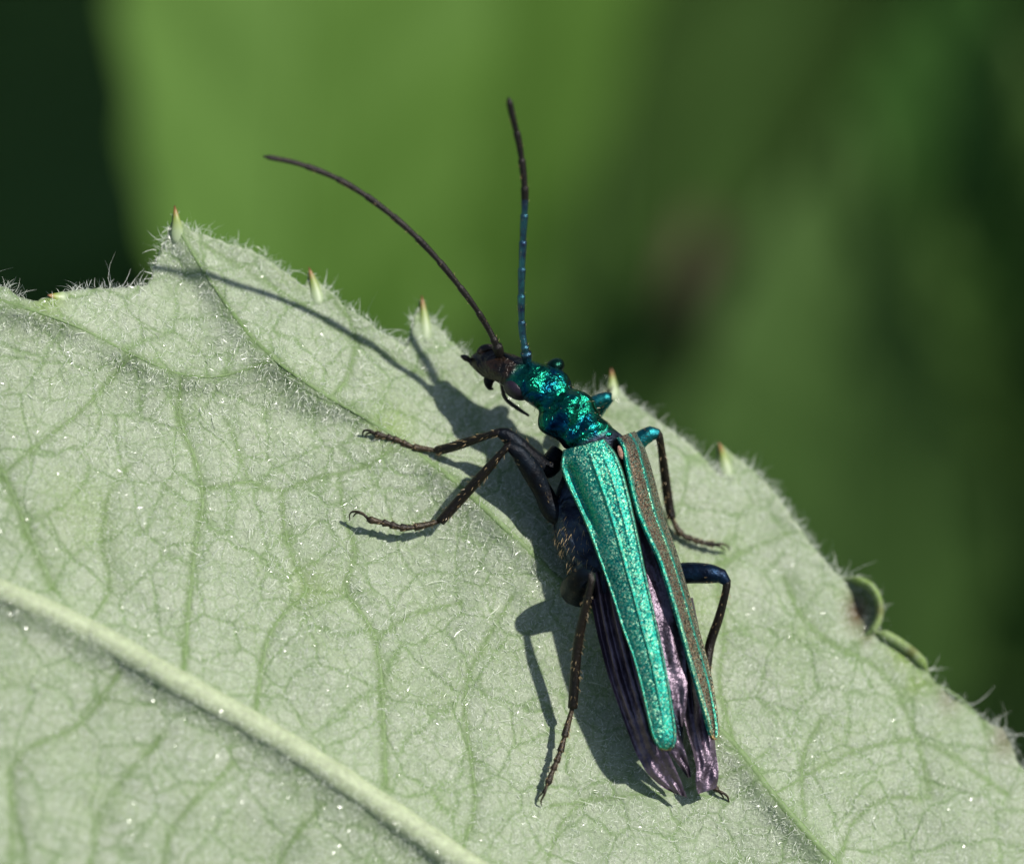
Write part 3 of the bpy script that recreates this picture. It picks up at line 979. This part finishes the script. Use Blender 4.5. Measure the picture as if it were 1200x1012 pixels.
elytron('elytron', RI, RO, [2.4, 2.55, 2.6, 2.6, 2.55, 2.5, 2.45, 2.35, 2.25, 2.15, 2.0, 1.85, 1.7, 1.6, 1.52, 1.47],
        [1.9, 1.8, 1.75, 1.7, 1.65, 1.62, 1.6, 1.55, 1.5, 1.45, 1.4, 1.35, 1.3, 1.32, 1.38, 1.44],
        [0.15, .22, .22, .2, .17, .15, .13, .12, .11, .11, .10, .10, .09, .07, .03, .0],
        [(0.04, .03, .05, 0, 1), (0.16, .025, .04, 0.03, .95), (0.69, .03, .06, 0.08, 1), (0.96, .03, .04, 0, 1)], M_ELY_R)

# small plate between the wing case bases
V, F = blob(727, 530, 2.58, 0.06, 0.17, 0.02, 16, 10); part('scutellum', V, F, M_SCUT)
V, F = blob(698, 514, 2.25, 0.42, 0.10, 0.12, 18, 12); part('scutellum', V, F, M_BODY)


# hind wings: pleated membranes
def wing_panel(O, I, dzo, dzi, folds, amp, seed):
    nu, nv = 110, 46
    k = np.linspace(0, 1, len(O)); u = np.linspace(0, 1, nu); v = np.linspace(0, 1, nv)
    R_ = np.concatenate([np.array(O, float), np.array(I, float)], 1)
    E = np.stack([np.interp(u, k, R_[:, i]) for i in range(4)], 1)
    ker = np.hanning(13); ker /= ker.sum()
    E = np.stack([np.convolve(np.pad(E[:, i], 6, mode='reflect', reflect_type='odd'), ker, mode='valid') for i in range(4)], 1)
    px = E[:, 0:1] * (1 - v) + E[:, 2:3] * v; py = E[:, 1:2] * (1 - v) + E[:, 3:4] * v
    ph = folds * 2 * np.pi * (v[None] ** 0.9) + seed + 0.9 * u[:, None]
    w = np.abs(((ph / np.pi) % 2) - 1) * 2 - 1
    w = 0.6 * w + 0.4 * np.sin(ph)
    a = amp * (0.6 + 0.5 * np.sin(u * 5 + seed))[:, None]
    dz = np.interp(u, k, dzo)[:, None] * (1 - v) + np.interp(u, k, dzi)[:, None] * v + a * w
    dz += 0.04 * np.sin(u * 17 + seed)[:, None] * np.sin(v * 9)
    V = Q(px.ravel(), py.ravel(), dz.ravel())
    F = grid_faces(nu, nv)
    aa = V[F[0, 1]] - V[F[0, 0]]; b = V[F[0, 3]] - V[F[0, 0]]
    if np.cross(aa, b)[2] < 0: F = F[:, ::-1]
    return V, [tuple(q) for q in F.tolist()]


g1 = wing_panel([(690, 672), (692, 700), (699, 740), (712, 790), (728, 836), (744, 880), (758, 906), (776, 922), (790, 929)],
                [(722, 665), (734, 700), (744, 740), (756, 790), (768, 836), (778, 868), (787, 890), (798, 914), (805, 934)],
                [1.35, 1.3, 1.15, 1.0, .85, .7, .6, .5, .42], [1.75, 1.75, 1.7, 1.55, 1.4, 1.2, 1.0, .75, .55], 3.1, 0.14, 0.9)
g2 = wing_panel([(738, 700), (750, 760), (762, 820), (774, 862), (786, 884), (798, 900), (806, 911)],
                [(760, 700), (774, 760), (786, 820), (796, 858), (803, 880), (808, 898), (810, 910)],
                [1.8, 1.7, 1.5, 1.3, 1.1, .95, .85], [1.95, 1.85, 1.65, 1.4, 1.2, 1.0, .9], 1.6, 0.06, 2.0)
V, F = join_geo([g1, g2]); part('hind_wing', V, F, M_WING)
g3 = wing_panel([(735, 570), (740, 610), (750, 660), (762, 710), (773, 760), (782, 805), (790, 832), (797, 850)],
                [(752, 570), (764, 610), (782, 660), (794, 710), (802, 760), (806, 805), (804, 832), (800, 851)],
                [2.1, 2.1, 2.05, 2.0, 1.9, 1.75, 1.62, 1.5], [2.1, 2.1, 2.05, 2.0, 1.9, 1.75, 1.62, 1.5], 1.25, 0.09, 1.2)
g4 = wing_panel([(784, 700), (793, 760), (799, 820), (803, 850), (812, 880), (816, 900), (815, 916), (818, 930)],
                [(812, 700), (824, 760), (832, 820), (836, 850), (839, 880), (842, 900), (842, 912), (839, 923)],
                [1.6, 1.5, 1.35, 1.2, 1.0, .85, .75, .6], [1.0, 1.0, .95, .9, .8, .75, .7, .6], 2.4, 0.08, 0.2)
V, F = join_geo([g3, g4]); part('hind_wing', V, F, M_WING)


# legs
HAIR_SEEDS = []


def leg(fem, tib, tar, claws, mf, mt=M_LEG):
    def res(rows, n):
        rows = np.array(rows, float)
        return catmull(np.concatenate([Q(rows[:, 0], rows[:, 1], rows[:, 2]), rows[:, 3:4]], 1), n)
    pf = res(fem, 40); pt = res(tib, 44)
    c = np.concatenate([pf, pt[1:]]); n = len(c)
    c[:, 3] = np.maximum(c[:, 3], 0.02)
    # one continuous tapering limb; radius smoothed across the knee
    V, F = tube_geo(c[:, :3], c[:, 3], 14)
    fmx = [0 if (i // 14) < 40 else 1 for i in range(len(F))]
    L = part('leg', V, F, [mf, mt], fmat=fmx)
    pr_ = res(tar, 60)
    d = np.concatenate([[0], np.cumsum(np.linalg.norm(np.diff(pr_[:, :3], axis=0), axis=1))]); u = d / d[-1]
    ends = np.array([0, .36, .55, .68, .78, 1.001]); kk = np.clip(np.searchsorted(ends, u, side='right') - 1, 0, 4)
    f = (u - ends[kk]) / (ends[kk+1] - ends[kk])
    r = pr_[:, 3] * (0.68 + 0.55 * f ** 1.3); r[-4:] *= np.linspace(1, .4, 4)
    geo = [tube_geo(pr_[:, :3], r, 10)]
    for cl in claws:
        pc = res(cl, 12)
        geo.append(tube_geo(pc[:, :3], np.maximum(pc[:, 3], 0.006), 7))
    V, F = join_geo(geo)
    part('tarsus', V, F, M_TARS, L)
    HAIR_SEEDS.append((c[40:], 90, 0.12)); HAIR_SEEDS.append((np.concatenate([pr_[:, :3], r[:, None]], 1), 80, 0.10))
    HAIR_SEEDS.append((c[:40], 40, 0.10))


# front and middle legs on the muzzle side
leg([(655, 530, 1.2, .24), (640, 548, 1.2, .26), (622, 536, 1.4, .24), (604, 519, 1.55, .22), (592, 509, 1.62, .17)],
    [(586, 506, 1.64, .12), (578, 508, 1.58, .085), (550, 517, 1.05, .11), (528, 524, .65, .115), (512, 528, .36, .115)],
    [(513, 528, .36, .075), (482, 523, .24, .075), (467, 516, .22, .075), (450, 511, .22, .08), (438, 508, .24, .09)],
    [[(440, 508, .24, .04), (432, 504, .3, .03), (426, 505, .22, .025), (425, 512, .0, .01)], [(440, 508, .22, .03), (433, 507, .22, .025), (429, 509, .15, .02), (429, 515, .0, .01)]], M_FEM)
leg([(668, 610, 1.0, .26), (648, 598, 1.15, .26), (636, 575, 1.35, .23), (622, 550, 1.6, .24), (608, 530, 1.8, .19)],
    [(598, 520, 1.9, .13), (591, 527, 1.84, .085), (570, 551, 1.4, .115), (542, 582, .8, .125), (516, 611, .36, .115)],
    [(517, 610, .36, .075), (494, 616, .33, .08), (472, 618, .34, .085), (452, 613, .36, .08), (430, 608, .36, .09)],
    [[(432, 608, .36, .04), (424, 601, .42, .032), (415, 599, .36, .028), (410, 602, .2, .02), (410, 610, .0, .01)], [(432, 608, .34, .03), (426, 603, .38, .025), (418, 601, .3, .02), (414, 605, .12, .015)]], M_FEM)
leg([(712, 680, 1.0, .30), (690, 694, 1.0, .33), (674, 692, 1.25, .34), (676, 684, 1.8, .30), (684, 676, 2.2, .22)],
    [(693, 672, 2.4, .15), (693, 680, 2.4, .09), (686, 712, 2.0, .10), (677, 756, 1.35, .115), (671, 829, .5, .115)],
    [(671, 828, .5, .075), (665, 850, .38, .075), (656, 882, .28, .075), (648, 902, .26, .075), (641, 920, .26, .09)],
    [[(641, 919, .26, .04), (638, 930, .28, .03), (634, 938, .15, .022), (635, 944, .0, .01)], [(641, 919, .24, .03), (636, 928, .22, .025), (631, 934, .1, .015), (631, 938, .0, .01)]], M_FEM)
# legs on the far side
leg([(682, 492, 1.2, .2), (690, 478, 1.35, .18), (700, 470, 1.5, .16), (710, 466, 1.6, .14)],
    [(716, 464, 1.62, .12), (713, 470, 1.55, .09), (705, 480, 1.3, .10), (698, 492, .8, .1), (694, 505, .35, .09)],
    [(694, 504, .35, .07), (700, 490, .2, .07), (706, 475, .15, .07), (710, 466, .12, .07), (713, 460, .1, .07)],
    [[(713, 461, .1, .03), (716, 456, .14, .025), (718, 453, .02, .012)], [(712, 461, .1, .03), (712, 456, .14, .025), (712, 452, .02, .012)]], M_FEMT, M_FEMT)
leg([(728, 545, 1.4, .24), (742, 525, 1.6, .22), (752, 514, 1.75, .2), (762, 508, 1.85, .18)],
    [(769, 506, 1.85, .15), (773, 514, 1.8, .09), (778, 548, 1.15, .105), (783, 585, .55, .115), (787, 607, .34, .105)],
    [(787, 606, .34, .075), (797, 624, .25, .075), (812, 632, .22, .07), (826, 636, .2, .07), (838, 638, .2, .08)],
    [[(837, 638, .2, .04), (846, 637, .26, .03), (853, 640, .15, .022), (855, 645, .0, .01)], [(837, 638, .2, .03), (845, 641, .2, .025), (850, 645, .0, .012)]], M_FEMT)
leg([(770, 672, 1.1, .26), (790, 672, 1.25, .25), (812, 671, 1.45, .25), (832, 672, 1.62, .23), (844, 674, 1.68, .18)],
    [(852, 678, 1.68, .12), (851, 690, 1.6, .09), (843, 722, 1.15, .105), (831, 760, .7, .115), (822, 850, .42, .10)],
    [(822, 849, .42, .07), (824, 880, .3, .075), (830, 906, .22, .075), (836, 920, .2, .07), (842, 927, .22, .08)],
    [[(841, 926, .22, .04), (848, 929, .26, .03), (853, 934, .18, .025), (854, 943, .0, .012)], [(841, 926, .2, .03), (846, 931, .2, .022), (849, 937, .0, .012)]], M_FEMB)


# bristles on legs, thorax sides and pronotum
geo = []
def bristles(C, r, cnt, L, spread=1.0, amin=0, amax=2*np.pi):
    C = np.asarray(C); n = len(C)
    T = np.gradient(C, axis=0); T /= np.linalg.norm(T, axis=1)[:, None] + 1e-9
    Vs = []; Fs = []
    for q in range(cnt):
        i = rng.integers(1, n - 1); a = rng.uniform(amin, amax)
        u = np.cross(T[i], NL); u /= np.linalg.norm(u) + 1e-9; w = np.cross(u, T[i])
        d = math.cos(a) * u + math.sin(a) * w
        b = C[i] + d * r[i] * 0.96
        l = L * rng.uniform(0.5, 1.3)
        tip = b + d * l * 0.55 * spread + T[i] * l * 0.7 + rng.normal(0, 0.1, 3) * l
        s = np.cross(tip - b, rng.normal(0, 1, 3)); s /= np.linalg.norm(s) + 1e-9
        mid = (b + tip) / 2 + d * l * 0.08
        o = len(Vs)
        Vs += [b + s * .006, b - s * .006, mid + s * .004, mid - s * .004, tip]
        Fs += [(o, o+1, o+3, o+2), (o+2, o+3, o+4)]
    return np.array(Vs), Fs


for c, cnt, L in HAIR_SEEDS:
    geo.append(bristles(c[:, :3], c[:, 3], cnt, L))
ring = slice(108, 165)
Vs = []; Fs = []
for q in range(620):            # thorax and pronotum sides
    if q < 430: i = rng.integers(95, 160); j = rng.integers(13, 27)
    else: i = rng.integers(30, 95); j = rng.integers(0, ns)
    b = flatV[i*ns + j]; d = b - B[i, :3]; d /= np.linalg.norm(d)
    t = tt_all[i] / np.linalg.norm(tt_all[i])
    l = rng.uniform(0.12, 0.30) if q < 430 else rng.uniform(0.05, 0.12)
    tip = b + (d * 0.45 + t * 0.8 + rng.normal(0, .2, 3)) * l
    s = np.cross(tip - b, rng.normal(0, 1, 3)); s /= np.linalg.norm(s)
    o = len(Vs); b = b - d * 0.02
    Vs += [b + s*.007, b - s*.007, (b+tip)/2 + s*.005 + d*.02, (b+tip)/2 - s*.005 + d*.02, tip]
    Fs += [(o, o+1, o+3, o+2), (o+2, o+3, o+4)]
geo.append((np.array(Vs), Fs))
geo.append(bristles(AL[:, :3], AL[:, 3], 160, 0.07)); geo.append(bristles(AR[:, :3], AR[:, 3], 160, 0.07))
V, F = join_geo(geo)
bh = part('bristles', V, F, M_BHAIR, smooth=False); bh['kind'] = 'stuff'

# ------------------------------------------------------------------ herbs behind
def leaf_mesh(name, L, W, m, wav=0.06, seed=0, petiole=0.25):
    """toothed ovate leaf along +y with a folded midrib, corrugated side veins, and its stalk; local mm"""
    nu, nv = 44, 17
    u = np.linspace(0, 1, nu); v = np.linspace(-1, 1, nv)
    prof = np.sin(np.pi * u ** 0.8) ** 0.75 * (1 - 0.25 * u)
    prof[0] = 0.02; prof[-1] = 0.0
    teeth = 1 + 0.07 * (((u * 13) % 1.0) - 0.5) * (u < 0.97)
    X = W / 2 * prof[:, None] * teeth[:, None] ** (np.abs(v)[None] ** 4) * v[None]
    Y = L * u[:, None] - 0.06 * L * np.abs(v)[None] ** 1.5 * (1 - u[:, None]) + 0 * X
    Zz = 0.16 * np.abs(X) - 0.18 * L * u[:, None] ** 2 * 0.6
    Zz = Zz + W * 0.022 * np.sin(u[:, None] * 42 - np.abs(v)[None] * 9) * np.abs(v)[None] ** 0.5
    Zz = Zz + wav * W * np.sin(u[:, None] * 7 + seed) * v[None] ** 2
    V = np.stack([X, Y, Zz], -1).reshape(-1, 3)
    F = [tuple(q) for q in grid_faces(nu, nv).tolist()]
    cc = np.stack([np.zeros(10), np.linspace(-petiole * L, L * 0.75, 10), np.zeros(10)], -1)
    cc[:, 2] = -0.18 * L * 0.6 * np.clip(cc[:, 1] / L, 0, 1) ** 2 - 0.008 * W
    tv, tf = tube_geo(cc + 1e-6, np.linspace(0.03, 0.012, 10) * W, 6)
    V, F = join_geo([(V, F), (tv, tf)])
    me = bpy.data.meshes.new(name)
    me.from_pydata(V.tolist(), [], F); me.materials.append(m)
    me.polygons.foreach_set('use_smooth', np.ones(len(me.polygons), dtype=bool))
    return me


def put_leaf(me, base, direction, normal, scale, parent, pb):
    """base / direction / normal in F"""
    y = np.array(direction, float); y /= np.linalg.norm(y)
    z = np.array(normal, float); z -= y * z.dot(y); z /= np.linalg.norm(z)
    x = np.cross(y, z)
    Mw = RN @ np.stack([x, y, z], 1)
    o = bpy.data.objects.new('leaf', me)
    COL.objects.link(o)
    loc = toW(base) - toW(pb)
    o.parent = parent
    M4 = Matrix(Mw.tolist()).to_4x4() @ Matrix.Scale(scale, 4)
    M4.translation = Vector(loc)
    o.matrix_local = M4
    return o


UPF = RN.T @ np.array([0, 0, 1.0])


def ground_under(p):
    return p + UPF * (GZ - (RN @ p)[2])


def herb(label, top, leaves, mats, lean=(0, 0, 0), seed=0, stem_r=1.1):
    """stem from the ground to top (F); leaves: list of (F base, dir, normal, length, width)"""
    top = np.array(top, float)
    foot = ground_under(top) + np.array(lean, float) * 0
    mid = (top + foot) / 2 + RN.T @ np.array([*np.random.default_rng(seed).normal(0, 12, 2), 0])
    e = thing('leafy_herb', label, 'plant', foot, 'herbs growing behind the leaf')
    c = catmull([tuple(foot - UPF * 4), tuple(mid), tuple(top)], 24)
    V, F = tube_geo(c, np.linspace(1.8, 0.6, 24) * stem_r, 10)
    mesh_obj('stem', V, F, M_STEM, e, foot)
    for k, (b, d, nrm, L, W) in enumerate(leaves):
        me = leaf_mesh('leaf', L, W, mats[k % len(mats)], seed=seed + k)
        put_leaf(me, np.array(b, float), d, nrm, 1.0, e, foot)
    return e, c


def scatter(box, n, seed, Lr=(26, 46), ratio=0.55, face=0.5):
    """leaves in a box given as pixel and depth ranges"""
    r = np.random.default_rng(seed); out = []
    for i in range(n):
        b = PZ(r.uniform(*box[0]), r.uniform(*box[1]), r.uniform(*box[2]))
        a = r.uniform(0, 2 * np.pi)
        d = np.array([np.cos(a), np.sin(a), r.normal(0, .35)])
        nr = np.array([r.normal(0, .5), r.normal(0.25, .5), 1.0]) * np.array([1, 1, face * 2])
        L = r.uniform(*Lr)
        out.append((b - d * L * 0.4, d, nr, L, L * ratio))
    return out


# sunlit herb whose broad leaf glows behind the antennae
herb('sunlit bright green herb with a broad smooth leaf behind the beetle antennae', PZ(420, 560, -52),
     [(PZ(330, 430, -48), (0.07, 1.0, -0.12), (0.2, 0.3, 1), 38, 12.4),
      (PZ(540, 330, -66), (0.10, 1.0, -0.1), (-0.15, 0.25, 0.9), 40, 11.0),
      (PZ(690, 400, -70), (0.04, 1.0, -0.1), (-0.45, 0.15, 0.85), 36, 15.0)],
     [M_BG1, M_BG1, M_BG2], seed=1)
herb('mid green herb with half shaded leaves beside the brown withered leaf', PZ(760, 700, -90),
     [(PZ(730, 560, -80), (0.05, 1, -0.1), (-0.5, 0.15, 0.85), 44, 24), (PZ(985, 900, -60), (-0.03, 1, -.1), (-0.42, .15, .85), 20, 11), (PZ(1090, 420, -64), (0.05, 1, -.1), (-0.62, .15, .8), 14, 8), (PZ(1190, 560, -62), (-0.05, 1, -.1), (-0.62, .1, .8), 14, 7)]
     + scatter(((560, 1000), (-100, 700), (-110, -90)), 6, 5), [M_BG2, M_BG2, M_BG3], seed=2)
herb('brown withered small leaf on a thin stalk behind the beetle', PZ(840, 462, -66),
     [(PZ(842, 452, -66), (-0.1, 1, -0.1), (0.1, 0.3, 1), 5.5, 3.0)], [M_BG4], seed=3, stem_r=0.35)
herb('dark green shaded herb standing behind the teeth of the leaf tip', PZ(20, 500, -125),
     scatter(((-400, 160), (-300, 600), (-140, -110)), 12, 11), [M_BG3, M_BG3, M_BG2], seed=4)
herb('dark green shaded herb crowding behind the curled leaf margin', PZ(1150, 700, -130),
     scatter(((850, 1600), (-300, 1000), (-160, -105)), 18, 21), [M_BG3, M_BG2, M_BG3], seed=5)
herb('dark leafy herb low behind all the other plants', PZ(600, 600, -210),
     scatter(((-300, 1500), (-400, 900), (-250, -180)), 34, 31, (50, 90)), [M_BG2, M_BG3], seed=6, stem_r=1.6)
# unseen herb added on the sun side to darken the ones behind
sh = []
r = np.random.default_rng(77)
for i in range(30):
    b = np.array([r.uniform(42, 105), r.uniform(24, 95), r.uniform(-95, -45)])
    a = r.uniform(0, 2 * np.pi)
    d = np.array([np.cos(a), np.sin(a), r.normal(0, .3)])
    sh.append((b - d * 14, d, np.array(SUN_F) + r.normal(0, .35, 3), r.uniform(34, 52), r.uniform(20, 30)))
herb('tall dark herb added out of view to shade the other herbs', (74, 55, -68), sh, [M_BG3, M_BG2], seed=8, stem_r=1.6)

sc.cycles.use_denoising = True
sc.cycles.max_bounces = 8
